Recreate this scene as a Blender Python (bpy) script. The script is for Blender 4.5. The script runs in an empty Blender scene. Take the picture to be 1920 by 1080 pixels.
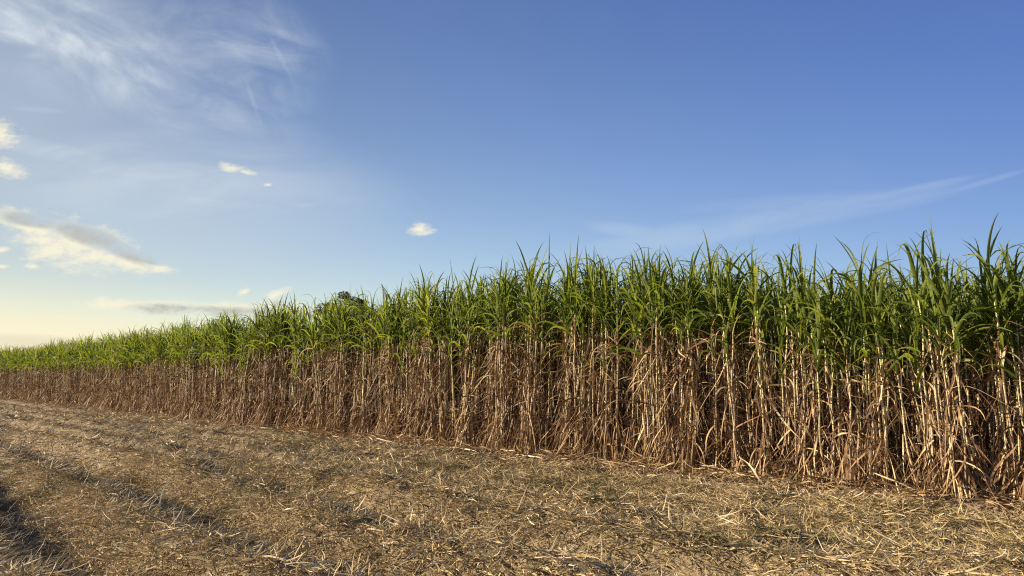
import bpy, math, random
import numpy as np
from mathutils import Vector
R = math.radians
rng = np.random.default_rng(7)
random.seed(7)
S = bpy.context.scene
COL = S.collection

# ------------------------------------------------------------------ camera
CAM_H = 1.62
YAW, PITCH, F = R(43.0), R(6.95), 1390.0
cd = bpy.data.cameras.new('camera')
cam = bpy.data.objects.new('camera', cd); COL.objects.link(cam)
cam.location = (0, 0, CAM_H)
cam.rotation_euler = (R(90) + PITCH, 0, -YAW)
cd.sensor_width = 36.0
cd.lens = F / 1920 * 36
cd.clip_start, cd.clip_end = 0.1, 8000
S.camera = cam

# ------------------------------------------------------------------ sun and sky
SUN_AZ, SUN_EL = R(-42.0), R(16.0)        # azimuth from +Y, clockwise
sun_dir = Vector((math.sin(SUN_AZ) * math.cos(SUN_EL), math.cos(SUN_AZ) * math.cos(SUN_EL), math.sin(SUN_EL)))
ld = bpy.data.lights.new('sun', 'SUN')
ld.energy, ld.angle, ld.color = 5.0, R(0.6), (1.0, 0.85, 0.64)
sun = bpy.data.objects.new('sun', ld); COL.objects.link(sun)
sun.rotation_euler = sun_dir.to_track_quat('Z', 'Y').to_euler()
sun.location = (-20, 20, 20)

S.view_settings.view_transform = 'Standard'
S.view_settings.look = 'None'
S.view_settings.gamma = 1.0
S.view_settings.exposure = 1.12
S.cycles.use_denoising = False
S.cycles.pixel_filter_type = 'BLACKMAN_HARRIS'
S.cycles.filter_width = 1.15
S.cycles.max_bounces = 6
S.cycles.transparent_max_bounces = 8

W = bpy.data.worlds.new('World'); S.world = W
W.use_nodes = True
nt = W.node_tree
nt.nodes.clear()


class N:
    """tiny expression builder for shader maths"""
    def __init__(s, tree): s.t = tree
    def new(s, typ, **kw):
        n = s.t.nodes.new(typ)
        for k, v in kw.items(): setattr(n, k, v)
        return n
    def put(s, sock, v):
        if isinstance(v, bpy.types.NodeSocket): s.t.links.new(v, sock)
        elif v is not None: sock.default_value = v
    def m(s, op, a, b=None, c=None, clamp=False):
        n = s.new('ShaderNodeMath', operation=op, use_clamp=clamp)
        s.put(n.inputs[0], a)
        if b is not None: s.put(n.inputs[1], b)
        if c is not None: s.put(n.inputs[2], c)
        return n.outputs[0]
    def vm(s, op, a, b=None):
        n = s.new('ShaderNodeVectorMath', operation=op)
        s.put(n.inputs[0], a)
        if b is not None: s.put(n.inputs[1], b)
        return n
    def step(s, v, lo, hi):
        n = s.new('ShaderNodeMapRange', interpolation_type='SMOOTHSTEP')
        s.put(n.inputs[0], v); n.inputs[1].default_value = lo; n.inputs[2].default_value = hi
        return n.outputs[0]
    def noise(s, vec, scale, detail=4, rough=0.55, dist=0.0):
        n = s.new('ShaderNodeTexNoise')
        s.put(n.inputs['Vector'], vec)
        n.inputs['Scale'].default_value = scale; n.inputs['Detail'].default_value = detail
        n.inputs['Roughness'].default_value = rough; n.inputs['Distortion'].default_value = dist
        return n.outputs['Fac']
    def mix(s, f, a, b, typ='MIX'):
        n = s.new('ShaderNodeMix', data_type='RGBA', blend_type=typ)
        s.put(n.inputs['Factor'], f)
        s.put(n.inputs[6], a); s.put(n.inputs[7], b)
        return n.outputs[2]
    def ramp(s, f, stops, interp='LINEAR'):
        n = s.new('ShaderNodeValToRGB'); cr = n.color_ramp; cr.interpolation = interp
        while len(cr.elements) > 1: cr.elements.remove(cr.elements[-1])
        cr.elements[0].position = stops[0][0]; cr.elements[0].color = (*stops[0][1], 1)
        for p, c in stops[1:]:
            e = cr.elements.new(p); e.color = (*c, 1)
        s.put(n.inputs[0], f)
        return n.outputs[0]


SKY_GAIN = 2 ** (0.75 - S.view_settings.exposure)

def build_sky():
    n = N(nt)
    out = n.new('ShaderNodeOutputWorld'); bg = n.new('ShaderNodeBackground')
    K = 0.12
    bg.inputs[1].default_value = K
    sky = n.new('ShaderNodeTexSky', sky_type='NISHITA')
    sky.sun_disc = False
    sky.sun_elevation = SUN_EL; sky.sun_rotation = SUN_AZ % (2 * math.pi)
    sky.air_density = 1.0; sky.dust_density = 0.6; sky.ozone_density = 2.5
    base = sky.outputs[0]
    # direction -> flat coordinates fixed in the world (distance 1 ahead along azimuth 43 degrees)
    tc = n.new('ShaderNodeTexCoord')
    d = tc.outputs['Generated']
    fw = n.vm('DOT_PRODUCT', d, (math.sin(YAW), math.cos(YAW), 0)).outputs['Value']
    rt = n.vm('DOT_PRODUCT', d, (math.cos(YAW), -math.sin(YAW), 0)).outputs['Value']
    sep = n.new('ShaderNodeSeparateXYZ'); n.put(sep.inputs[0], d)
    fwc = n.m('MAXIMUM', fw, 0.08)
    a = n.m('DIVIDE', rt, fwc); b = n.m('DIVIDE', sep.outputs[2], fwc)
    front = n.step(fw, 0.1, 0.25)
    cb = n.new('ShaderNodeCombineXYZ'); n.put(cb.inputs[0], a); n.put(cb.inputs[1], b)
    p = cb.outputs[0]

    def ab(x, y):
        Fh = F * math.cos(PITCH) - (540 - y) * math.sin(PITCH)
        return (x - 960) / Fh, (F * math.sin(PITCH) + (540 - y) * math.cos(PITCH)) / Fh

    def local(x, y, rot):
        ca, cbb = ab(x, y)
        v = n.vm('SUBTRACT', p, (ca, cbb, 0)).outputs[0]
        if rot:
            r = n.new('ShaderNodeVectorRotate', rotation_type='Z_AXIS')
            n.put(r.inputs['Vector'], v); r.inputs['Angle'].default_value = R(rot); v = r.outputs[0]
        return v

    def blob(x, y, rx, ry, rot=0, hard=False):      # rot: degrees the long axis falls towards the right
        v = local(x, y, rot)
        v = n.vm('MULTIPLY', v, (1380 / rx, 1380 / ry, 0)).outputs[0]
        r2 = n.vm('DOT_PRODUCT', v, v).outputs['Value']
        return n.m('SUBTRACT', 1.0, n.m('SQRT', r2)) if hard else n.m('SUBTRACT', 1.0, r2)

    def union(lst, hard=False):
        o = None
        for q in lst:
            w = q[5] if len(q) > 5 else 1.0
            e = blob(*(tuple(q[:5]) + (0,) * (5 - len(q[:5]))), hard=hard)
            if w != 1.0: e = n.m('MULTIPLY', e, w)
            o = e if o is None else n.m('MAXIMUM', o, e)
        return n.m('MAXIMUM', o, -2.0)

    # --- cumulus
    sq = n.vm('MULTIPLY', p, (1.0, 2.0, 1.0)).outputs[0]
    n1 = n.noise(sq, 22, 7, 0.62, 0.4)
    n2 = n.noise(n.vm('ADD', sq, (3.1, 1.7, 0)).outputs[0], 60, 6, 0.65)
    n3 = n.noise(n.vm('ADD', sq, (9.1, 4.7, 0)).outputs[0], 150, 5, 0.65)
    nn = n.m('SUBTRACT', n.m('ADD', n.m('ADD', n.m('MULTIPLY', n1, 3.4), n.m('MULTIPLY', n2, 2.4)), n.m('MULTIPLY', n3, 1.2)), 3.5)
    big = union([(0, 405, 75, 22, 8), (60, 430, 80, 22, 14), (80, 450, 75, 22, 6), (140, 458, 120, 56, 10), (180, 482, 100, 36, 8), (100, 470, 70, 26, 0), (245, 494, 85, 24, 8), (300, 503, 40, 14, 5),
                 (0, 250, 46, 30, 25), (10, 315, 62, 20, 20),
                 (230, 572, 90, 14, 2), (330, 576, 130, 16, 2), (470, 582, 120, 18, 0), (515, 554, 34, 11, -25), (458, 547, 15, 8, -25),
                 (787, 430, 30, 15, 0), (435, 316, 36, 12, 10), (460, 322, 26, 8, 14), (503, 347, 11, 5, 0), (60, 499, 15, 7, 0), (0, 468, 18, 7, 0), (0, 500, 20, 5)], True)
    dens = n.m('ADD', big, n.m('ADD', n.m('MULTIPLY', nn, 0.50), 0.08))
    ca = n.m('MULTIPLY', n.step(dens, -0.05, 1.1), 0.97)
    gray = union([(50, 412, 60, 12, 10), (165, 442, 70, 18, 18), (215, 462, 70, 14, 26), (275, 484, 50, 11, 10), (330, 581, 90, 11, 2), (450, 590, 110, 13, 0), (500, 600, 90, 10, 0)])
    gf = n.m('MULTIPLY', n.step(n.m('ADD', gray, n.m('MULTIPLY', nn, 0.45)), -0.8, 0.9), 0.85)
    # --- cirrus veils: noise drawn out along the wind
    def veil(rot, sx, sy, scale, dist=0.6, off=(0, 0, 0)):
        v = local(960, 540, rot)
        v = n.vm('ADD', n.vm('MULTIPLY', v, (sx, sy, 1)).outputs[0], off).outputs[0]
        return n.noise(v, scale, 7, 0.6, dist)
    c1 = veil(27, 0.42, 1.0, 13, 1.3, (4.6, 2.3, 0))
    c1b = veil(34, 0.6, 1.2, 5, 1.6, (2, 5, 0))
    c1c = n.noise(p, 2.6, 5, 0.6, 0.8)
    m1 = n.step(n.m('ADD', union([(90, 40, 300, 90, 24), (210, 110, 190, 40, 24), (330, 165, 200, 60, 20), (440, 60, 130, 70, 30, .8), (450, 150, 120, 80, 50, .7)]), n.m('MULTIPLY', n.m('SUBTRACT', c1c, 0.5), 2.6)), -2.2, 1.5)
    core = n.step(n.m('ADD', union([(60, 60, 170, 22, 22), (190, 100, 130, 20, 26), (280, 140, 60, 16, 35)]), n.m('MULTIPLY', n.m('SUBTRACT', c1b, 0.5), 4.0)), -0.6, 1.6)
    haze0 = n.m('MULTIPLY', n.step(union([(-60, 120, 420, 260, 10), (100, 330, 560, 170, 8, .8)]), -0.8, 1.0), 0.36)
    a1 = n.m('MULTIPLY', n.m('MULTIPLY', n.step(n.m('ADD', n.m('MULTIPLY', c1, 0.7), n.m('MULTIPLY', c1b, 0.45)), 0.42, 0.9), m1), 0.68)
    a1 = n.m('ADD', n.m('ADD', a1, n.m('MULTIPLY', n.m('MULTIPLY', core, n.step(c1, 0.25, 0.85)), 0.7)), haze0)
    hook = n.step(union([(525, 105, 60, 4.5, 62), (478, 200, 60, 5, 70), (520, 60, 60, 10, 20, .9), (75, 206, 55, 6, 4)]), -0.6, 1.3)
    c2 = veil(-4, 0.35, 1.4, 12, 0.5, (7, 1, 0))
    m2 = n.step(union([(230, 322, 150, 14, 6), (420, 382, 150, 12, 6), (350, 340, 300, 70, 3, .6), (580, 384, 30, 6, -8), (160, 300, 220, 20, 14)]), -0.8, 1.0)
    a2 = n.m('MULTIPLY', n.m('MULTIPLY', n.step(c2, 0.3, 0.75), m2), 0.45)
    m3 = n.step(union([(1430, 415, 380, 26, -10), (1640, 374, 190, 11, -13), (1840, 343, 80, 5, -16, .4), (1190, 435, 80, 14, 8, .7), (1480, 380, 160, 14, -4, .5)]), -0.7, 1.0)
    c3 = veil(-12, 0.3, 1.5, 12, 0.4, (1, 9, 0))
    a3 = n.m('MULTIPLY', n.m('MULTIPLY', n.step(c3, 0.2, 0.7), m3), 0.28)
    aa = n.m('ADD', n.m('ADD', a1, a2), n.m('ADD', a3, n.m('MULTIPLY', n.m('MULTIPLY', hook, n.step(c1b, 0.35, 0.6)), 0.13)), clamp=True)
    low = n.step(union([(110, 612, 200, 14, 2), (60, 596, 160, 8, 0, .6)]), -0.8, 1.2)
    lowg = n.step(union([(30, 640, 190, 14, 2)]), -0.7, 1.2)
    k = 1 / (K * 2 ** S.view_settings.exposure)
    # grade of the physical sky: clearer blue overhead and away from the sun, pale and creamy low near it
    sd = n.m('MINIMUM', n.vm('DOT_PRODUCT', d, tuple(sun_dir)).outputs['Value'], 0.9)
    el = n.m('MAXIMUM', n.m('MINIMUM', sep.outputs[2], 0.6), 0.0)
    gains = []
    for c0, c1, c2, c3 in ((0.22, 0.792, -1.832, -1.898), (0.03, 0.523, -1.312, -1.886), (-0.056, -0.034, -0.085, -1.796)):
        e = n.m('ADD', n.m('ADD', c0, n.m('MULTIPLY', sd, c1)), n.m('ADD', n.m('MULTIPLY', el, c2), n.m('MULTIPLY', n.m('MULTIPLY', sd, sd), c3)))
        gains.append(n.m('POWER', 2.0, e))
    cg = n.new('ShaderNodeCombineXYZ')
    for i in range(3): n.put(cg.inputs[i], gains[i])
    col = n.vm('MULTIPLY', base, cg.outputs[0]).outputs[0]
    col = n.vm('MULTIPLY', col, (SKY_GAIN,) * 3).outputs[0]
    pale = n.m('MULTIPLY', n.m('MULTIPLY', n.step(sd, 0.25, 0.7), n.m('SUBTRACT', 1.0, n.step(sep.outputs[2], 0.0, 0.13))), 0.75)
    col = n.mix(pale, col, (0.92 * k, 0.90 * k, 0.74 * k, 1))
    veilc = (0.66 * k, 0.73 * k, 0.80 * k, 1)
    col = n.mix(n.m('MULTIPLY', aa, front), col, veilc)
    col = n.mix(n.m('MULTIPLY', n.m('MULTIPLY', low, 0.35), front), col, (0.98 * k, 0.88 * k, 0.62 * k, 1))
    col = n.mix(n.m('MULTIPLY', n.m('MULTIPLY', lowg, 0.30), front), col, (0.50 * k, 0.47 * k, 0.38 * k, 1))
    cc = n.mix(gf, (0.95 * k, 0.90 * k, 0.70 * k, 1), (0.45 * k, 0.46 * k, 0.44 * k, 1))
    col = n.mix(n.m('MULTIPLY', ca, front), col, cc)
    n.put(bg.inputs[0], col)
    nt.links.new(bg.outputs[0], out.inputs[0])


build_sky()

# ------------------------------------------------------------------ small noise toolbox
def vnoise(x, y, seed=0):
    xi = np.floor(x).astype(np.int64); yi = np.floor(y).astype(np.int64)
    fx, fy = x - xi, y - yi
    fx = fx * fx * (3 - 2 * fx); fy = fy * fy * (3 - 2 * fy)
    def h(a, b):
        n = (a * 374761393 + b * 668265263 + seed * 1442695041) & 0xFFFFFFFF
        n = ((n ^ (n >> 13)) * 1274126177) & 0xFFFFFFFF
        return ((n ^ (n >> 16)) & 0xFFFF) / 65535.0
    return ((h(xi, yi) * (1 - fx) + h(xi + 1, yi) * fx) * (1 - fy) + (h(xi, yi + 1) * (1 - fx) + h(xi + 1, yi + 1) * fx) * fy) * 2 - 1

def fbm(x, y, o=4, seed=0):
    r = 0; a = 0.5
    for i in range(o):
        r = r + a * vnoise(x * 2 ** i, y * 2 ** i, seed + i * 17); a *= 0.5
    return r

EDGE = 10.75          # distance of the field's edge, which runs along +Y
ROW = 1.43

def height(x, y):
    x = np.asarray(x, float); y = np.asarray(y, float)
    wob = 0.16 * vnoise(y * 0.16, x * 0 + 3.3, 5) + 0.10 * vnoise(y * 0.55, x * 0.3, 9)
    ph = (x + wob) / ROW
    rid = (0.5 + 0.5 * np.cos(2 * np.pi * (ph + 0.25))) ** 1.3
    amp = 0.31 * (0.9 + 0.4 * vnoise(x * 0.7, y * 0.25, 21))
    left = 1 - np.clip((x - 5.0) / 3.5, 0, 1) * 0.74 + 0.25 * np.clip((3.2 - x) / 1.0, 0, 1)
    far = 1 / (1 + np.clip(np.hypot(x, y) - 60, 0, None) / 60)
    h = rid * amp * left
    h = h + 0.06 * fbm(x * 0.75, y * 0.6, 3, 31) + 0.10 * fbm(x * 2.3, y * 1.7, 3, 41)
    e = np.clip((x - (EDGE - 0.75)) / 0.6, 0, 1)
    h = h * (1 - 0.65 * e) + 0.05 * e
    return h * far

# ------------------------------------------------------------------ mesh helpers
class Acc:
    def __init__(s): s.v, s.f, s.t, s.a, s.m, s.n = [], [], [], [], [], 0
    def add(s, v, f, tone, along, mat=0):
        s.v.append(v.reshape(-1, 3)); s.f.append(f + s.n); s.t.append(tone.ravel()); s.a.append(along.ravel())
        s.m.append(np.full(len(f), mat, np.int32)); s.n += v.size // 3
    def mesh(s, name, mats, smooth=True):
        me = bpy.data.meshes.new(name)
        v = np.concatenate(s.v).astype(np.float32); f = np.concatenate(s.f).astype(np.int32)
        me.vertices.add(len(v)); me.vertices.foreach_set('co', v.ravel())
        me.loops.add(f.size); me.loops.foreach_set('vertex_index', f.ravel())
        me.polygons.add(len(f)); me.polygons.foreach_set('loop_start', np.arange(0, f.size, 4, dtype=np.int32))
        me.polygons.foreach_set('material_index', np.concatenate(s.m))
        me.polygons.foreach_set('use_smooth', np.full(len(f), smooth))
        for nm, arr in (('tone', s.t), ('along', s.a)):
            at = me.attributes.new(nm, 'FLOAT', 'POINT'); at.data.foreach_set('value', np.concatenate(arr).astype(np.float32))
        for m in mats: me.materials.append(m)
        me.update(calc_edges=True)
        return me

def link(name, me, parent=None, **props):
    o = bpy.data.objects.new(name, me); COL.objects.link(o)
    if parent is not None: o.parent = parent
    for k, v in props.items(): o[k] = v
    return o

def quads(n, rows, cols):
    """faces of n strips, each rows x cols vertices"""
    r, c = np.meshgrid(np.arange(rows - 1), np.arange(cols - 1), indexing='ij')
    b = (r * cols + c).ravel()
    q = np.stack([b, b + 1, b + cols + 1, b + cols], 1)
    return (q[None] + (np.arange(n) * rows * cols)[:, None, None]).reshape(-1, 4)

def U(g, lo, hi, n): return g.uniform(lo, hi, n)

def blades(acc, P, az, e0, L, Wd, bend, p, segs, tone, mat=0, cols=2, kink=None, kinks=None, tw0=None, tw1=None,
           wob=None, fold=0.25, shape='leaf', zmin=None, rnd=None):
    n = len(az); g = rnd or rng
    s = np.linspace(0, 1, segs + 1)[None]
    e = e0[:, None] - bend[:, None] * s ** p[:, None]
    if kink is not None: e = e - kink[:, None] / (1 + np.exp(-(s - kinks[:, None]) * 22))
    e = np.maximum(e, -R(88))
    A = az[:, None] + 0 * s
    if wob is not None:
        A = A + wob[:, None] * np.sin(s * 5 + wob[:, None] * 9); e = e + 0.45 * wob[:, None] * np.sin(s * 8 + wob[:, None] * 17)
    T = np.stack([np.cos(e) * np.cos(A), np.cos(e) * np.sin(A), np.sin(e)], -1)
    step = (L / segs)[:, None, None]
    C = np.concatenate([np.zeros((n, 1, 3)), np.cumsum((T[:, :-1] + T[:, 1:]) / 2 * step, 1)], 1) + P[:, None]
    side = np.stack([-np.sin(A), np.cos(A), 0 * A], -1)
    nor = np.cross(T, side)
    tw = (tw0[:, None] if tw0 is not None else 0) + (tw1[:, None] * s if tw1 is not None else 0) + 0 * s
    wd = side * np.cos(tw)[..., None] + nor * np.sin(tw)[..., None]
    nn = -side * np.sin(tw)[..., None] + nor * np.cos(tw)[..., None]
    if shape == 'leaf': pr = np.minimum(1, 0.45 + s * 3.2) * (1 - s ** 3.0) ** 0.8 * (1 - 0.42 * s) + 0.03
    elif shape == 'dry': pr = np.minimum(1, 0.6 + s * 3) * (1 - s ** 3) ** 0.8 + 0.05
    else: pr = 0 * s + 1
    w = Wd[:, None, None] * pr[..., None] / 2 * np.ones((n, 1, 1))
    if cols == 3: V = np.stack([C - wd * w + nn * w * fold * 2, C, C + wd * w + nn * w * fold * 2], 2)
    else: V = np.stack([C - wd * w, C + wd * w], 2)
    if zmin is not None: V[..., 2] = np.maximum(V[..., 2], zmin + 0.03 * ((np.arange(n) * 0.618) % 1)[:, None, None])
    to = np.broadcast_to(tone[:, None, None], V.shape[:3]); al = np.broadcast_to(s[:, :, None], V.shape[:3])
    acc.add(V, quads(n, segs + 1, cols), to, al, mat)
    return C

def stalk_paths(g, base, top, lean, k):
    """k+1 points of n curved stalks"""
    n = len(base); s = np.linspace(0, 1, k + 1)[None, :, None]
    P = base[:, None] * (1 - s) + top[:, None] * s
    bow = np.stack([g.normal(0, lean, n), g.normal(0, lean, n), np.zeros(n)], 1)[:, None]
    wv = np.stack([g.normal(0, 0.012, n), g.normal(0, 0.012, n), np.zeros(n)], 1)[:, None]
    return P + bow * np.sin(s * np.pi) + wv * np.sin(s * 13)

def tubes(acc, P, rad, sides, tone, mat=0):
    """P (n,k,3), rad (n,k)"""
    n, k, _ = P.shape
    a = np.linspace(0, 2 * np.pi, sides, endpoint=False)
    ring = np.stack([np.cos(a), np.sin(a), 0 * a], -1)
    V = P[:, :, None] + ring[None, None] * rad[:, :, None, None]
    r, c = np.meshgrid(np.arange(k - 1), np.arange(sides), indexing='ij')
    b = (r * sides).ravel(); c0 = c.ravel(); c1 = (c0 + 1) % sides
    q = np.stack([b + c0, b + c1, b + sides + c1, b + sides + c0], 1)
    f = (q[None] + (np.arange(n) * k * sides)[:, None, None]).reshape(-1, 4)
    acc.add(V, f, np.broadcast_to(tone[:, None, None], V.shape[:3]), np.broadcast_to(np.linspace(0, 1, k)[None, :, None], V.shape[:3]), mat)

# ------------------------------------------------------------------ materials
def material(name, build):
    m = bpy.data.materials.new(name); m.use_nodes = True
    t = m.node_tree; t.nodes.clear(); n = N(t)
    out = n.new('ShaderNodeOutputMaterial')
    t.links.new(build(n), out.inputs[0])
    return m

def att(n, nm):
    a = n.new('ShaderNodeAttribute', attribute_name=nm); return a.outputs['Fac']

def thin(n, col, rough, trans, tcol=None, spec=0.35):
    b = n.new('ShaderNodeBsdfPrincipled'); n.put(b.inputs['Base Color'], col); b.inputs['Roughness'].default_value = rough
    b.inputs['Specular IOR Level'].default_value = spec
    t = n.new('ShaderNodeBsdfTranslucent'); n.put(t.inputs[0], tcol if tcol is not None else col)
    mx = n.new('ShaderNodeMixShader'); mx.inputs[0].default_value = trans
    n.t.links.new(b.outputs[0], mx.inputs[1]); n.t.links.new(t.outputs[0], mx.inputs[2])
    return mx.outputs[0]

def m_green(n):
    tone = att(n, 'tone'); al = att(n, 'along')
    oi = n.new('ShaderNodeObjectInfo').outputs['Random']
    f = n.m('ADD', n.m('MULTIPLY', tone, 0.85), n.m('MULTIPLY', oi, 0.15))
    c = n.ramp(f, [(0, (0.045, 0.066, 0.014)), (0.35, (0.088, 0.125, 0.022)), (0.7, (0.17, 0.205, 0.040)), (0.90, (0.25, 0.265, 0.07)), (0.97, (0.28, 0.25, 0.08)), (1, (0.42, 0.32, 0.14))])
    geo = n.new('ShaderNodeTexCoord').outputs['Object']
    ns = n.noise(geo, 9, 3)
    c = n.mix(n.m('MULTIPLY', n.step(n.m('ADD', al, n.m('MULTIPLY', ns, 0.5)), 1.18, 1.4), 0.8), c, (0.30, 0.22, 0.09, 1))
    return thin(n, c, 0.58, 0.45, n.mix(1.0, c, (1.6, 1.6, 0.7, 1), 'MULTIPLY'), 0.3)

def m_dry(n):
    tone = att(n, 'tone'); al = att(n, 'along')
    oi = n.new('ShaderNodeObjectInfo').outputs['Random']
    geo = n.new('ShaderNodeTexCoord').outputs['Object']
    ns = n.noise(geo, 6, 4)
    f = n.m('ADD', n.m('ADD', n.m('MULTIPLY', tone, 0.75), n.m('MULTIPLY', oi, 0.08)), n.m('MULTIPLY', n.m('SUBTRACT', ns, 0.46), 0.5))
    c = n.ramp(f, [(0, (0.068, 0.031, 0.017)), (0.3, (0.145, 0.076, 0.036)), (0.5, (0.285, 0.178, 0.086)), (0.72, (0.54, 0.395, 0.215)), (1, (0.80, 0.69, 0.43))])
    return thin(n, c, 0.6, 0.13, None, 0.25)

def m_stalk(n):
    tone = att(n, 'tone')
    co = n.new('ShaderNodeTexCoord').outputs['Object']
    sep = n.new('ShaderNodeSeparateXYZ'); n.put(sep.inputs[0], co)
    z = sep.outputs[2]
    zz = n.m('ADD', n.m('MULTIPLY', z, 7.5), n.m('MULTIPLY', tone, 9.0))
    fr = n.m('FRACT', zz)
    node = n.step(n.m('ABSOLUTE', n.m('SUBTRACT', fr, 0.5)), 0.40, 0.49)
    wax = n.step(fr, 0.25, 0.0)
    hue = n.m('ADD', n.m('ADD', n.m('MULTIPLY', z, 0.20), n.m('MULTIPLY', tone, 0.35)), n.m('MULTIPLY', n.noise(co, 5, 4), 0.35))
    c = n.ramp(hue, [(0.1, (0.13, 0.075, 0.055)), (0.35, (0.25, 0.165, 0.105)), (0.58, (0.46, 0.38, 0.23)), (0.85, (0.54, 0.51, 0.24)), (1, (0.42, 0.46, 0.17))])
    c = n.mix(n.m('MULTIPLY', wax, 0.35), c, (0.72, 0.66, 0.52, 1))
    c = n.mix(n.m('MULTIPLY', node, 0.7), c, (0.16, 0.08, 0.045, 1))
    b = n.new('ShaderNodeBsdfPrincipled'); n.put(b.inputs['Base Color'], c); b.inputs['Roughness'].default_value = 0.5
    return b.outputs[0]

def m_straw(n):
    tone = att(n, 'tone')
    c = n.ramp(tone, [(0, (0.12, 0.115, 0.045)), (0.14, (0.23, 0.19, 0.08)), (0.3, (0.34, 0.25, 0.13)), (0.55, (0.52, 0.39, 0.21)), (0.8, (0.66, 0.54, 0.32)), (0.93, (0.76, 0.67, 0.44)), (1, (0.84, 0.78, 0.58))])
    return thin(n, n.mix(1.0, c, (0.98, 0.97, 0.95, 1), 'MULTIPLY'), 0.6, 0.12, None, 0.2)

def m_soil(n):
    co = n.new('ShaderNodeTexCoord').outputs['Object']
    geo = n.new('ShaderNodeSeparateXYZ'); n.put(geo.inputs[0], co)
    a = n.noise(co, 0.9, 4); b_ = n.noise(co, 30, 6, 0.7); c_ = n.noise(co, 6, 5, 0.65)
    f = n.m('ADD', n.m('MULTIPLY', b_, 0.6), n.m('MULTIPLY', c_, 0.4))
    straw = n.ramp(f, [(0.3, (0.07, 0.053, 0.034)), (0.46, (0.20, 0.153, 0.093)), (0.58, (0.36, 0.28, 0.175)), (0.72, (0.54, 0.44, 0.29))])
    earth = n.ramp(f, [(0.3, (0.11, 0.062, 0.042)), (0.55, (0.24, 0.145, 0.10)), (0.75, (0.36, 0.24, 0.17))])
    edge = n.step(n.m('ADD', geo.outputs[0], n.m('MULTIPLY', n.m('SUBTRACT', c_, 0.5), 1.2)), EDGE - 0.85, EDGE - 0.35)
    col = n.mix(edge, straw, earth)
    col = n.mix(n.m('MULTIPLY', n.step(a, 0.5, 0.75), 0.2), col, (0.20, 0.18, 0.09, 1))
    bs = n.new('ShaderNodeBsdfPrincipled'); n.put(bs.inputs['Base Color'], col); bs.inputs['Roughness'].default_value = 0.95
    bs.inputs['Specular IOR Level'].default_value = 0.1
    bp = n.new('ShaderNodeBump'); bp.inputs['Strength'].default_value = 0.9; bp.inputs['Distance'].default_value = 0.03
    n.put(bp.inputs['Height'], f); n.t.links.new(bp.outputs[0], bs.inputs['Normal'])
    return bs.outputs[0]

def m_clod(n):
    co = n.new('ShaderNodeTexCoord').outputs['Object']
    c = n.ramp(n.noise(co, 14, 5), [(0.3, (0.20, 0.12, 0.085)), (0.7, (0.44, 0.31, 0.24))])
    bs = n.new('ShaderNodeBsdfPrincipled'); n.put(bs.inputs['Base Color'], c); bs.inputs['Roughness'].default_value = 0.95
    return bs.outputs[0]

def m_bark(n):
    co = n.new('ShaderNodeTexCoord').outputs['Object']
    c = n.ramp(n.noise(co, 6, 5), [(0.3, (0.05, 0.035, 0.025)), (0.7, (0.14, 0.11, 0.08))])
    bs = n.new('ShaderNodeBsdfPrincipled'); n.put(bs.inputs['Base Color'], c); bs.inputs['Roughness'].default_value = 0.9
    return bs.outputs[0]

def m_treeleaf(n):
    c = n.ramp(att(n, 'tone'), [(0, (0.035, 0.055, 0.022)), (0.6, (0.075, 0.10, 0.038)), (1, (0.13, 0.15, 0.06))])
    return thin(n, c, 0.5, 0.25)

M_GREEN = material('green_cane_leaf', m_green)
M_DRY = material('dry_cane_leaf', m_dry)
M_STALK = material('cane_stalk', m_stalk)
M_STRAW = material('straw', m_straw)
M_SOIL = material('soil', m_soil)
M_CLOD = material('clod', m_clod)
M_BARK = material('bark', m_bark)
M_TREE = material('tree_leaf', m_treeleaf)

# ------------------------------------------------------------------ ground
def axis(lo, hi, d, far):
    a = list(np.arange(lo, hi, d)); s = d
    x = a[-1]
    while x < far: s *= 1.12; x += s; a.append(x)
    x = a[0]; s = d; b = []
    while x > -far: s *= 1.12; x -= s; b.append(x)
    return np.array(b[::-1] + a)
gx = axis(-3.0, 13.0, 0.065, 3500); gy = axis(-1.0, 26.0, 0.075, 3500)
X, Y = np.meshgrid(gx, gy, indexing='ij')
Z = height(X, Y)
acc = Acc()
acc.add(np.stack([X, Y, Z], -1)[None], quads(1, len(gx), len(gy))[:, ::-1], Z * 0, Z * 0)
link('ground', acc.mesh('ground', [M_SOIL]), kind='structure')

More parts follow.
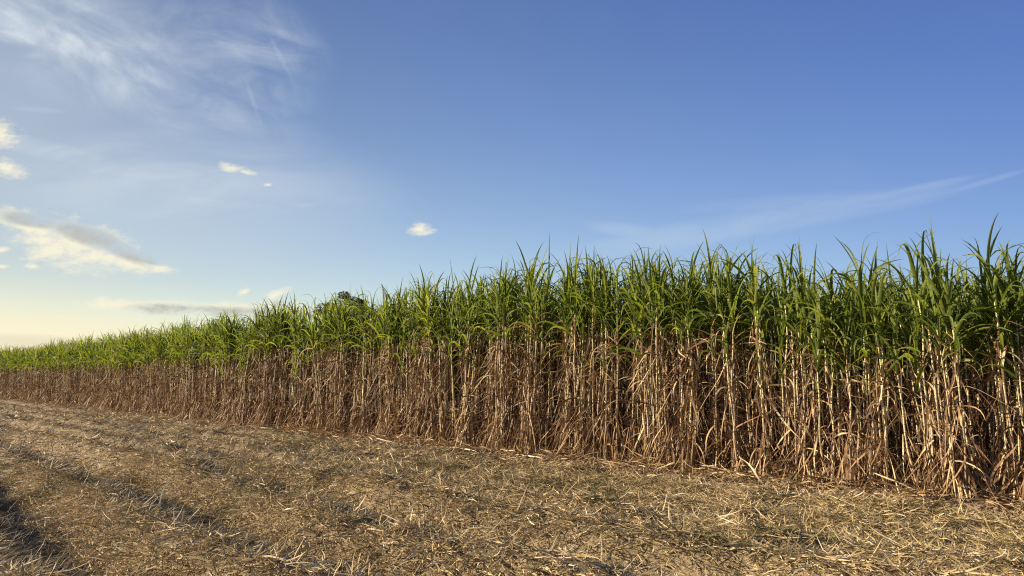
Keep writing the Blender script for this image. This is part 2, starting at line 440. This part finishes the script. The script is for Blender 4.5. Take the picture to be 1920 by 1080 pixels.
# ------------------------------------------------------------------ chopped straw on the ground
def scatter_straw():
    acc = Acc()
    # (count, rmin, rmax, length range, width range)
    for cnt, r0, r1, l0, l1, w0, w1, seg in ((560000, 2.6, 14.0, .05, .30, .004, .012, 3), (20000, 2.6, 20.0, .16, .48, .006, .015, 5),
                                        (230000, 14.0, 30.0, .07, .34, .009, .022, 2), (170000, 30.0, 85.0, .14, .5, .018, .04, 2)):
        n = int(cnt * 1.0)
        r = np.exp(rng.uniform(math.log(r0), math.log(r1), n)) if r0 > 20 else np.sqrt(rng.uniform(r0 ** 2, r1 ** 2, n)) if r0 < 3 else rng.uniform(r0, r1, n)
        th = rng.uniform(R(-12), R(96), n)
        x, y = r * np.sin(th), r * np.cos(th)
        k = (x < EDGE - 0.75 + rng.normal(0, 0.22, n)) | ((x < EDGE + 1.5) & (rng.random(n) < 0.30)); x, y, r = x[k], y[k], r[k]; n = len(x)
        clump = fbm(x * 1.4, y * 1.4, 3, 77)
        green = fbm(x * 0.9 + 40, y * 0.9, 3, 99)
        L = l0 + (l1 - l0) * rng.random(n) ** 1.9
        az = rng.normal(R(60), R(55), n) + np.pi * (rng.random(n) < 0.5)
        e0 = rng.normal(0.07, 0.17, n) + (rng.random(n) < 0.05) * rng.uniform(0, 0.7, n)
        z = height(x, y) + 0.004 + rng.random(n) ** 2 * 0.035 * (1 + clump)
        tone = np.clip(rng.beta(1.5, 1.8, n) * 0.9 + 0.14 * clump + (rng.random(n) < 0.05) * 0.35 - np.clip(green - 0.05, 0, 1) * rng.random(n) * 0.9, 0, 1)
        blades(acc, np.stack([x, y, z], 1), az, e0, L, rng.uniform(w0, w1, n), rng.normal(0.25, 0.5, n), rng.uniform(0.8, 2, n), seg, tone,
               cols=2, tw0=rng.normal(0, 0.5, n), tw1=rng.normal(0, 0.8, n), wob=rng.normal(0, 0.25, n), shape='dry')
    link('straw_litter', acc.mesh('straw_litter', [M_STRAW]), kind='stuff', label='chopped dry cane straw covering the harvested ground in front', category='straw')
scatter_straw()

# ------------------------------------------------------------------ sugarcane clumps
def cane(acc_s, acc_g, acc_d, g, base, H, lod, mats=(0, 0, 0), ndry=16, skirt=0, ngreen=11, spread=0.16, wid=1.0, drop=0.7, arching=0.34, dull=None):
    """one batch of stalks: base (n,3), H (n,) height of the top node; each acc gets its share"""
    n = len(base)
    a = g.uniform(0, 2 * np.pi, n); ln = g.uniform(0.0, spread, n) * H
    top = base + np.stack([np.cos(a) * ln, np.sin(a) * ln * 0.9, H], 1)
    k = (12, 7, 3)[lod]
    P = stalk_paths(g, base, top, 0.035, k)
    rad = np.linspace(1.0, 0.72, k + 1)[None] * g.uniform(0.0105, 0.0165, n)[:, None] * wid
    tubes(acc_s, P, rad, (7, 5, 3)[lod], g.random(n), mats[0])
    topdir = P[:, -1] - P[:, -2]; topdir /= np.linalg.norm(topdir, axis=1)[:, None]
    # --- green fan
    q = ngreen
    idx = np.repeat(np.arange(n), q); N_ = n * q
    rank = np.tile(np.arange(q) / (q - 1), n)                    # 0 = youngest, upright; 1 = oldest
    plane = np.repeat(g.uniform(0, np.pi, n), q)
    az = plane + np.pi * (np.tile(np.arange(q) % 2, n)) + g.normal(0, 0.55, N_)
    dp = np.repeat(g.uniform(0, 1, n) ** 1.6 * drop, q)
    pos = P[idx, -1] + topdir[idx] * ((0.30 - (0.62 + dp) * rank)[:, None])
    e0 = R(88) - rank ** 1.1 * R(42) + g.normal(0, R(6), N_)
    bend = R(14) + rank ** 1.2 * R(105) * g.uniform(0.5, 1.3, N_) + g.uniform(0, R(30), N_)
    L = g.uniform(0.74, 1.16, N_) * (1.0 - 0.10 * np.abs(rank - 0.4)) * 1.02
    kk = (g.random(N_) < 0.48) * g.uniform(R(20), R(120), N_)
    tone = np.clip(g.beta(2.4, 2.2, N_) * 0.9 - 0.22 * rank + 0.16 + (g.random(N_) < 0.04) * 0.5 + (rank > 0.85) * (g.random(N_) < 0.3) * 0.45, 0, 1)
    blades(acc_g, pos, az, e0, L, g.uniform(0.034, 0.064, N_) * wid, bend, g.uniform(1.5, 2.8, N_), (10, 7, 4)[lod], tone, mats[1],
           cols=(3, 2, 2)[lod], kink=kk, kinks=g.uniform(0.55, 0.9, N_), tw0=g.normal(0, 0.35, N_), tw1=g.normal(0, 1.1, N_), wob=g.normal(0, 0.10, N_), rnd=g)
    # sheath bundle under the fan: pale green leaf bases round the upper stalk
    for dd in ((0.00,) if lod == 2 else (0.0, 2.1)):
        m = n
        sp = P[:, -1] - topdir * 0.42
        blades(acc_g, sp, g.uniform(0, 6.28, m) + dd, np.full(m, R(87)), np.full(m, 0.75), g.uniform(0.03, 0.045, m) * wid, np.full(m, 0.05), np.ones(m), 3,
               np.clip(g.normal(0.80, 0.08, m), 0, 0.92), mats[1], cols=(3, 2, 2)[lod], tw0=g.normal(0, .5, m), rnd=g)
    # --- dry leaves along the stalk
    q = ndry; N_ = n * q; idx = np.repeat(np.arange(n), q)
    hz = np.tile((np.arange(q) + 0.5) / q, n) * 0.97 + g.normal(0, 0.04, N_)
    hz = np.clip(hz, 0.04, 0.998)
    kf = hz * k; k0 = np.minimum(kf.astype(int), k - 1); fr = (kf - k0)[:, None]
    pos = P[idx, k0] * (1 - fr) + P[idx, k0 + 1] * fr
    az = g.uniform(0, 2 * np.pi, N_)
    kind = g.random(N_)
    kind = np.where(hz > 0.88, np.where(kind < arching, kind, 0.6), kind)
    hang = (kind > arching) & (kind < 0.80)
    arch = kind <= arching
    e0 = np.where(arch, g.uniform(R(25), R(82), N_), np.where(hang, g.uniform(-R(86), -R(55), N_), g.uniform(-R(40), R(40), N_)))
    bend = np.where(arch, e0 + g.uniform(R(50), R(86), N_), np.where(hang, g.normal(0, R(8), N_), g.uniform(-R(10), R(50), N_)))
    pw = np.where(arch, g.uniform(0.35, 1.1, N_), g.uniform(0.8, 2, N_))
    L = g.uniform(0.4, 1.1, N_) * np.where(arch, 1.0, np.where(hang, 1.15, 0.8))
    L = np.minimum(L, 0.25 + hz * H[idx] * 1.1)
    pos = pos + np.where(hang, 1, 0)[:, None] * np.stack([g.normal(0, .03, N_), g.normal(0, .03, N_), 0 * hz], 1)
    up = hz > 0.86
    tone = np.clip(g.beta(1.3, 1.5, N_) * (dull or (1.0, 0.86, 0.5)[lod]), 0, 1)  # coarsest level is darkest: shade inside the field painted into leaf tone
    blades(acc_d, pos, az, e0, L, (0.008 + 0.022 * g.random(N_) ** 1.7) * wid, bend, pw, (9, 6, 3)[lod], tone, mats[2],
           cols=2, kink=(g.random(N_) < 0.3) * g.uniform(-R(50), R(90), N_), kinks=g.uniform(0.3, 0.8, N_),
           tw0=g.uniform(0, 3.14, N_), tw1=g.normal(0, 2.0, N_), wob=g.normal(0, 0.32, N_), shape='dry', zmin=0.0, rnd=g)
    # dead sheaths hugging the stalk
    q = (13, 9, 3)[lod]; N_ = n * q; idx = np.repeat(np.arange(n), q)
    hz = g.uniform(0.0, 0.9, N_); kf = hz * k; k0 = np.minimum(kf.astype(int), k - 1); fr = (kf - k0)[:, None]
    pos = P[idx, k0] * (1 - fr) + P[idx, k0 + 1] * fr
    blades(acc_d, pos + g.normal(0, 0.012, (N_, 3)), g.uniform(0, 6.28, N_), g.uniform(R(70), R(90), N_), g.uniform(0.15, 0.42, N_), g.uniform(0.016, 0.036, N_) * wid,
           g.normal(0, 0.2, N_), np.ones(N_), 3, np.clip(g.beta(1.4, 1.6, N_), 0, 1), mats[2], cols=2, tw0=g.uniform(0, 3.14, N_), shape='dry', rnd=g)
    if skirt:
        N_ = n * skirt; idx = np.repeat(np.arange(n), skirt)
        hh = g.uniform(0.25, 0.95, N_)
        pos = base[idx] + np.stack([g.normal(0, .03, N_), g.normal(0, .03, N_), hh], 1)
        blades(acc_d, pos, g.uniform(0, 6.28, N_), g.uniform(-R(86), -R(42), N_), hh * g.uniform(0.8, 1.25, N_), g.uniform(0.012, 0.03, N_) * wid,
               g.uniform(0, R(45), N_), np.ones(N_), 6, np.clip(g.beta(2, 1.4, N_), 0, 1), mats[2], cols=2, tw0=g.uniform(0, 3, N_), tw1=g.normal(0, 1.5, N_),
               wob=g.normal(0, .2, N_), shape='dry', zmin=0.01, rnd=g)

def bases(g, n, rad):
    a = g.uniform(0, 6.28, n); r = rad * np.sqrt(g.random(n))
    return np.stack([np.cos(a) * r * 0.8, np.sin(a) * r * 1.7, np.full(n, -0.05)], 1)

near_protos, mid_protos = [], []
OPEN = (5, 3, 2, 9, 7, 1)
NEAR_N = [7, 5, 8, 4, 6, 9, 5, 7, 6, 3, 8, 6]
def make_near(i, ns):
    g = np.random.default_rng(100 + i)
    root = []
    for j, b in enumerate(bases(g, ns, 0.15)):
        s, l, d = Acc(), Acc(), Acc()
        cane(s, l, d, g, b[None], np.array([g.uniform(2.4, 3.0) if i in OPEN else g.uniform(2.6, 3.1)]), 0, **(dict(ndry=int(g.integers(14, 21)), arching=0.22, drop=0.6) if i in OPEN else dict(ndry=int(g.integers(32, 44)), arching=0.26, drop=0.1, dull=0.92)), skirt=8, spread=0.075, ngreen=int(g.integers(10, 14)))
        root.append((s.mesh('stalk', [M_STALK]), l.mesh('green_leaves', [M_GREEN]), d.mesh('dry_leaves', [M_DRY])))
    return root
for i, ns in enumerate(NEAR_N): near_protos.append(make_near(i, ns))
for i in range(14):
    g = np.random.default_rng(300 + i); ns = int(g.integers(6, 10)); A = Acc()
    cane(A, A, A, g, bases(g, ns, 0.24), g.uniform(2.5, 3.0, ns), 1, (0, 1, 2), ndry=26, skirt=5, ngreen=14, spread=0.10, drop=0.3)
    mid_protos.append(A.mesh('sugarcane_plant', [M_STALK, M_GREEN, M_DRY]))
shaded_protos = []
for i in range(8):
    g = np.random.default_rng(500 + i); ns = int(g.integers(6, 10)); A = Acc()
    cane(A, A, A, g, bases(g, ns, 0.24), g.uniform(2.35, 2.9, ns), 1, (0, 1, 2), ndry=18, skirt=3, ngreen=12, spread=0.10, dull=0.30)  # low dull: interior shade between the rows put into the dry leaf colour
    shaded_protos.append(A.mesh('sugarcane_plant', [M_STALK, M_GREEN, M_DRY]))

def canopy(x, y):
    base = np.interp(y, [2.5, 3.5, 4.9, 6.8, 7.9, 9.1, 11.3, 13.5, 16, 22, 29, 44, 76], [0.87, 0.89, 0.90, 0.925, 0.99, 1.045, 1.06, 1.055, 1.03, 0.99, 0.99, 0.99, 1.01])
    return float(base) + 0.018 * float(vnoise(np.array(y * 0.3), np.array(x * 0.3), 51)) + 0.028 * float(vnoise(np.array(y * 0.9), np.array(x * 0.7), 57))

# front row positions: the first ones follow the clumps that can be told apart in the photograph
FX = EDGE + 0.22
front = [(2.68, 1.02), (3.08, 0.93), (3.44, 1.0), (3.9, 0.92), (4.32, 1.01), (4.85, 0.95), (5.25, 0.94), (5.6, 1.0), (6.15, 0.98)]
front = [(a * 0.96, b) for a, b in front]
y = 6.35
while y < 92:
    front.append((y, 1.0)); y += rng.uniform(0.36, 0.58) * (1 + y / 300)
count = 0
for i, (y, sc) in enumerate(front):
    rz = rng.normal(0, 0.35) + math.pi * (rng.random() < 0.5); x = FX + rng.normal(0, 0.08) + 0.17 * float(vnoise(np.array(y * 0.8), np.array(2.2), 63)) * (i > 8)
    s = sc * canopy(FX, y) * rng.uniform(0.94, 1.05)
    z = float(height(x, y)) - 0.02
    if i < 9:
        grp = 'sugarcane clumps along the edge of the field'
        if i == 0: lab = 'full pale sugarcane clump with splayed dry leaves at its foot, rightmost in the front row'
        if i == 1: lab = 'thin sugarcane clump in a dark gap beside the rightmost clump of the front row'
        if i == 2: lab = 'tall sugarcane clump of bundled pale stalks, third from the right edge in the front row'
        if i == 3: lab = 'thin sugarcane clump, fourth from the right edge in the front row'
        if i == 4: lab = 'sugarcane clump with a skirt of dry leaves, fifth from the right edge in front'
        if i == 5: lab = 'slender sugarcane clump, sixth from the right edge in the front row'
        if i == 6: lab = 'slender sugarcane clump, seventh from the right edge in the front row'
        if i == 7: lab = 'upright sugarcane clump with pale bare stalks, eighth from the right edge in front'
        if i == 8: lab = 'sugarcane clump, ninth from the right edge in the front row'
    elif y < 12:
        lab, grp = 'front row sugarcane clump with tan dry leaves, right of the middle of the photo', 'sugarcane clumps right of the middle, at the field edge'
    elif y < 24:
        lab, grp = 'front row sugarcane clump thick with hanging brown leaves, in the middle of the photo', 'sugarcane clumps in the middle, at the field edge'
    elif y < 45:
        lab, grp = 'front row sugarcane clump matted with rusty dry leaves, in the left third of the photo', 'sugarcane clumps in the left third, at the field edge'
    else:
        lab, grp = 'small distant front row sugarcane clump at the far left end of the field', 'distant sugarcane clumps at the far left end'
    if y < 27:
        o = bpy.data.objects.new('sugarcane_plant', None); COL.objects.link(o); o.empty_display_size = 0.3
        which = [5, 3, 2, 9, 7, 1, 9, 2, 6][i] if i < 9 else int(rng.integers(0, 12))
        for st, gl, dl in near_protos[which]:
            so = link('stalk', st, o); link('green_leaves', gl, so); link('dry_leaves', dl, so)
    else:
        o = link('sugarcane_plant', mid_protos[int(rng.integers(0, 14))])
    o.location = (x, y, z); o.rotation_euler = (rng.normal(0, R(1.8)), rng.normal(0, R(1.8)), rz); o.scale = (1.0, 1.0, s)
    o['label'], o['category'], o['group'] = lab, 'sugarcane plant', grp
    count += 1
# second and third rows, as far as they show
rest = []
for row, ymax in ((1, 62), (2, 30)):
    rx = FX + ROW * row; y = 1.9 + 0.3 * row
    while y < 130:
        if y < ymax and count < 300:
            o = link('sugarcane_plant', shaded_protos[int(rng.integers(0, 8))])
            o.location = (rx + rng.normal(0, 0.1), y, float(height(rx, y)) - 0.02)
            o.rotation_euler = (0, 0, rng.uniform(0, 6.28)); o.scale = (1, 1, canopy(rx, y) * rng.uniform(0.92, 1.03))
            w = 'second' if row == 1 else 'third'
            part = 'right half' if y < 9 else 'left half'
            o['label'] = f'{w} row sugarcane clump, green top showing behind the front row, {part} of the photo'
            o['group'] = f'{w} row sugarcane clumps, {part}'
            o['category'] = 'sugarcane plant'
            count += 1
        else: rest.append((rx, y))
        y += rng.uniform(0.5, 0.7)

# ------------------------------------------------------------------ the mass of the field behind
A = Acc()
pts = list(rest)
y = -4.0
while y < 1.9: pts.append((FX, y)); pts.append((FX + ROW, y)); y += 0.55
y = 92
while y < 130: pts.append((FX, y)); y += 0.7
for row in range(3, 11):
    y = -4.0
    while y < 125: pts.append((FX + row * ROW, y)); y += rng.uniform(0.6, 0.85)
pts = np.array(pts)
ns = 5
b = np.repeat(pts, ns, 0) + rng.normal(0, 0.17, (len(pts) * ns, 2))
base = np.stack([b[:, 0], b[:, 1], height(b[:, 0], b[:, 1]) - 0.03], 1)
cs = np.array([canopy(p[0], p[1]) for p in pts]).repeat(ns)
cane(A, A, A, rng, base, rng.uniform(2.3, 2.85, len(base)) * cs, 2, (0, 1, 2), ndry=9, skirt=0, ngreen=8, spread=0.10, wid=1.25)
link('standing_sugarcane', A.mesh('standing_sugarcane', [M_STALK, M_GREEN, M_DRY]), kind='stuff', label='dense mass of sugarcane filling the field behind the front rows', category='sugarcane')

# ------------------------------------------------------------------ things at the foot of the field
def clods():
    acc = Acc(); n = 5200
    y = np.where(rng.random(n) < 0.6, rng.uniform(0, 18, n), rng.uniform(18, 60, n)); x = EDGE - 0.42 + rng.normal(0, 0.2, n)
    s = 0.010 + 0.035 * rng.random(n) ** 3
    a = np.linspace(0, 2 * np.pi, 6, endpoint=False)
    lev = np.array([-0.9, -0.3, 0.45, 0.9]); rr = np.array([0.5, 1.0, 0.8, 0.12])
    P = np.stack([rr[:, None] * np.cos(a), rr[:, None] * np.sin(a), np.broadcast_to(lev[:, None], (4, 6))], -1)[None]
    P = P * (1 + rng.normal(0, 0.22, (n, 4, 6, 1))) * s[:, None, None, None] * np.stack([rng.uniform(.8, 1.4, n), rng.uniform(.8, 1.4, n), rng.uniform(.5, .9, n)], 1)[:, None, None]
    P = P + np.stack([x, y, height(x, y) + s * 0.3], 1)[:, None, None]
    r, c = np.meshgrid(np.arange(3), np.arange(6), indexing='ij'); b = (r * 6).ravel(); c0 = c.ravel(); c1 = (c0 + 1) % 6
    q = np.stack([b + c0, b + c1, b + 6 + c1, b + 6 + c0], 1)
    acc.add(P, (q[None] + (np.arange(n) * 24)[:, None, None]).reshape(-1, 4), np.zeros(n * 24), np.zeros(n * 24))
    link('soil_clods', acc.mesh('soil_clods', [M_CLOD], False), kind='stuff', label='small clods of reddish soil along the foot of the cane', category='soil')
clods()

def foot_litter():
    acc = Acc(); n = 7000
    y = np.where(rng.random(n) < 0.6, rng.uniform(0, 22, n), rng.uniform(22, 70, n)); x = EDGE + 0.12 + rng.normal(0, 0.30, n)
    z = height(x, y) + rng.random(n) ** 2 * 0.10
    blades(acc, np.stack([x, y, z], 1), rng.uniform(0, 6.28, n), rng.normal(0.1, 0.22, n), rng.uniform(0.2, 0.75, n), rng.uniform(0.010, 0.028, n), rng.normal(0.35, 0.4, n), rng.uniform(0.8, 2, n), 6,
           np.clip(0.15 + 0.9 * rng.beta(1.8, 1.3, n), 0, 1), cols=2, tw0=rng.normal(0, 0.5, n), tw1=rng.normal(0, 1.2, n), wob=rng.normal(0, 0.3, n), shape='dry')
    link('leaf_litter', acc.mesh('leaf_litter', [M_DRY]), kind='stuff', label='brown and tan dry leaves heaped along the foot of the cane', category='leaf litter')
foot_litter()

def at(px, py, z=0.0):
    """ground point seen at a pixel of the photograph (used once, to survey positions)"""
    f = Vector((math.sin(YAW) * math.cos(PITCH), math.cos(YAW) * math.cos(PITCH), math.sin(PITCH)))
    r = Vector((math.cos(YAW), -math.sin(YAW), 0)); u = r.cross(f)
    d = f * F + r * (px - 960) + u * (540 - py)
    t = (z - CAM_H) / d.z
    return d.x * t, d.y * t

def lying(name, label, x, y, az, L, w, tone, e0=0.06, bend=0.15, seg=10, group=None, wob=0.12, cat='dry leaf'):
    acc = Acc(); g = np.random.default_rng(int(abs(x * 1000 + y * 77)) % 99999)
    o1 = np.array
    P = o1([[0, 0, 0.03]])
    s = np.linspace(0, 1, seg + 1)
    blades(acc, P, o1([az]), o1([e0]), o1([L]), o1([w]), o1([bend]), o1([1.6]), seg, o1([tone]), cols=3, fold=0.35, tw0=o1([0.2]), tw1=o1([0.6]), wob=o1([wob]), shape='dry')
    v = acc.v[0]
    gz = height(x + v[:, 0], y + v[:, 1]) - height(x, y)
    v[:, 2] = np.maximum(v[:, 2], gz + 0.02)
    o = link(name, acc.mesh(name, [M_STRAW]))
    o.location = (x, y, float(height(x, y)))
    o['label'], o['category'] = label, cat
    if group: o['group'] = group
    return o

def edge_leaf(px, py, px2, py2, w, tone, label, group=None):
    x, y = at(px, py); x2, y2 = at(px2, py2)
    L = math.hypot(x2 - x, y2 - y)
    lying('fallen_leaf', label, x, y, math.atan2(y2 - y, x2 - x), L, w, tone, group=group)
edge_leaf(1700, 905, 1805, 958, 0.035, 0.93, 'straight pale fallen cane leaf pointing out of the field near the right edge')
edge_leaf(1545, 930, 1700, 942, 0.030, 0.80, 'long tan fallen cane leaf lying along the field edge below the dry skirt')
edge_leaf(1430, 921, 1562, 916, 0.030, 0.55, 'bent brown fallen cane leaf at the foot of the upright pale clump')
edge_leaf(1625, 945, 1700, 966, 0.028, 0.86, 'straight yellow fallen cane leaf on the straw in front of the dry skirt')
edge_leaf(1665, 985, 1722, 1016, 0.034, 0.92, 'short cream cane leaf lying alone on the straw at lower right')
edge_leaf(840, 848, 895, 856, 0.045, 0.95, 'cream fallen cane leaf at the field edge, just left of the middle')
edge_leaf(958, 860, 1020, 868, 0.040, 0.93, 'cream fallen cane leaf at the field edge, in the middle of the photo')
edge_leaf(1220, 878, 1262, 874, 0.035, 0.90, 'cream fallen cane leaf at the field edge, right of the middle')
for q in range(34):
    y = 13 + 55 * (q / 34) + rng.uniform(-.6, .6); x = EDGE - 0.55 + rng.normal(0, 0.14)
    lying('fallen_leaf', 'pale dry cane leaf fallen along the left half of the field edge', x, y, R(90) + rng.normal(0, 0.6), rng.uniform(0.5, 1.2), rng.uniform(0.04, 0.075), rng.uniform(0.85, 1.0),
          group='pale fallen leaves along the left half of the field edge', e0=0.12)
# the bent dry stem that stands up out of the straw
sx, sy = at(303, 968, 0.12)
acc = Acc(); o1 = np.array
blades(acc, o1([[0, 0, -0.02]]), o1([R(-43)]), o1([R(106)]), o1([0.54]), o1([0.02]), o1([R(66)]), o1([1.2]), 12, o1([0.97]), cols=3, fold=0.3, tw0=o1([R(115)]), shape='dry')
o = link('dry_stem', acc.mesh('dry_stem', [M_STRAW])); o.location = (sx, sy, float(height(sx, sy)))
o['label'] = 'thin curved dry stem standing up out of the straw at lower left'; o['category'] = 'stem'

# ------------------------------------------------------------------ tree beyond the field
def tree():
    D = 92.0; th = YAW + math.atan((646 - 960) / F)
    tx, ty = D * math.sin(th), D * math.cos(th)
    root = bpy.data.objects.new('broadleaf_tree', None); COL.objects.link(root); root.location = (tx, ty, 0)
    root['label'] = 'dark round-crowned broadleaf tree rising above the cane left of the middle'; root['category'] = 'tree'
    g = np.random.default_rng(5)
    A = Acc(); H = 13.1
    P = np.stack([np.linspace(0, .5, 7), np.linspace(0, -.3, 7), np.linspace(-0.2, 8.0, 7)], 1)[None]
    tubes(A, P, np.linspace(0.38, 0.2, 7)[None], 10, np.array([0.5]))
    centres = []
    for i in range(26):
        a = g.uniform(0, 6.28); r = 3.3 * math.sqrt(g.random()); z = 8.6 + (1 - (r / 3.9) ** 2) * 3.7 * g.uniform(0.55, 1.0)
        centres.append((math.cos(a) * r, math.sin(a) * r, z, g.uniform(0.42, 0.85)))
        s0 = P[0, int(g.integers(3, 7))]; s = np.linspace(0, 1, 6)[:, None]
        e = np.array(centres[-1][:3]); L = s0 * (1 - s) + e * s; L[:, 2] += np.sin(s[:, 0] * np.pi) * -0.4
        tubes(A, L[None], np.linspace(0.14, 0.03, 6)[None], 6, np.array([0.5]))
    link('trunk', A.mesh('trunk', [M_BARK]), root)
    B = Acc()
    for cx, cy, cz, cr in centres:
        n = 330
        d = g.normal(0, 1, (n, 3)); d /= np.linalg.norm(d, axis=1)[:, None]
        p = d * (cr * g.uniform(0.45, 1.05, n) ** 0.6)[:, None] * np.array([1.15, 1.15, 0.75]) + np.array([cx, cy, cz])
        s = g.uniform(0.06, 0.13, n); a = g.normal(0, 1, (n, 3)); a /= np.linalg.norm(a, axis=1)[:, None]
        b = np.cross(a, g.normal(0, 1, (n, 3))); b /= np.linalg.norm(b, axis=1)[:, None]
        V = np.stack([p - a * s[:, None], p - b * s[:, None] * .5, p + b * s[:, None] * .5, p + a * s[:, None]], 1).reshape(n, 2, 2, 3)
        B.add(V, quads(n, 2, 2), np.repeat(g.random(n), 4), np.zeros(n * 4))
    link('crown', B.mesh('crown', [M_TREE]), root)
tree()
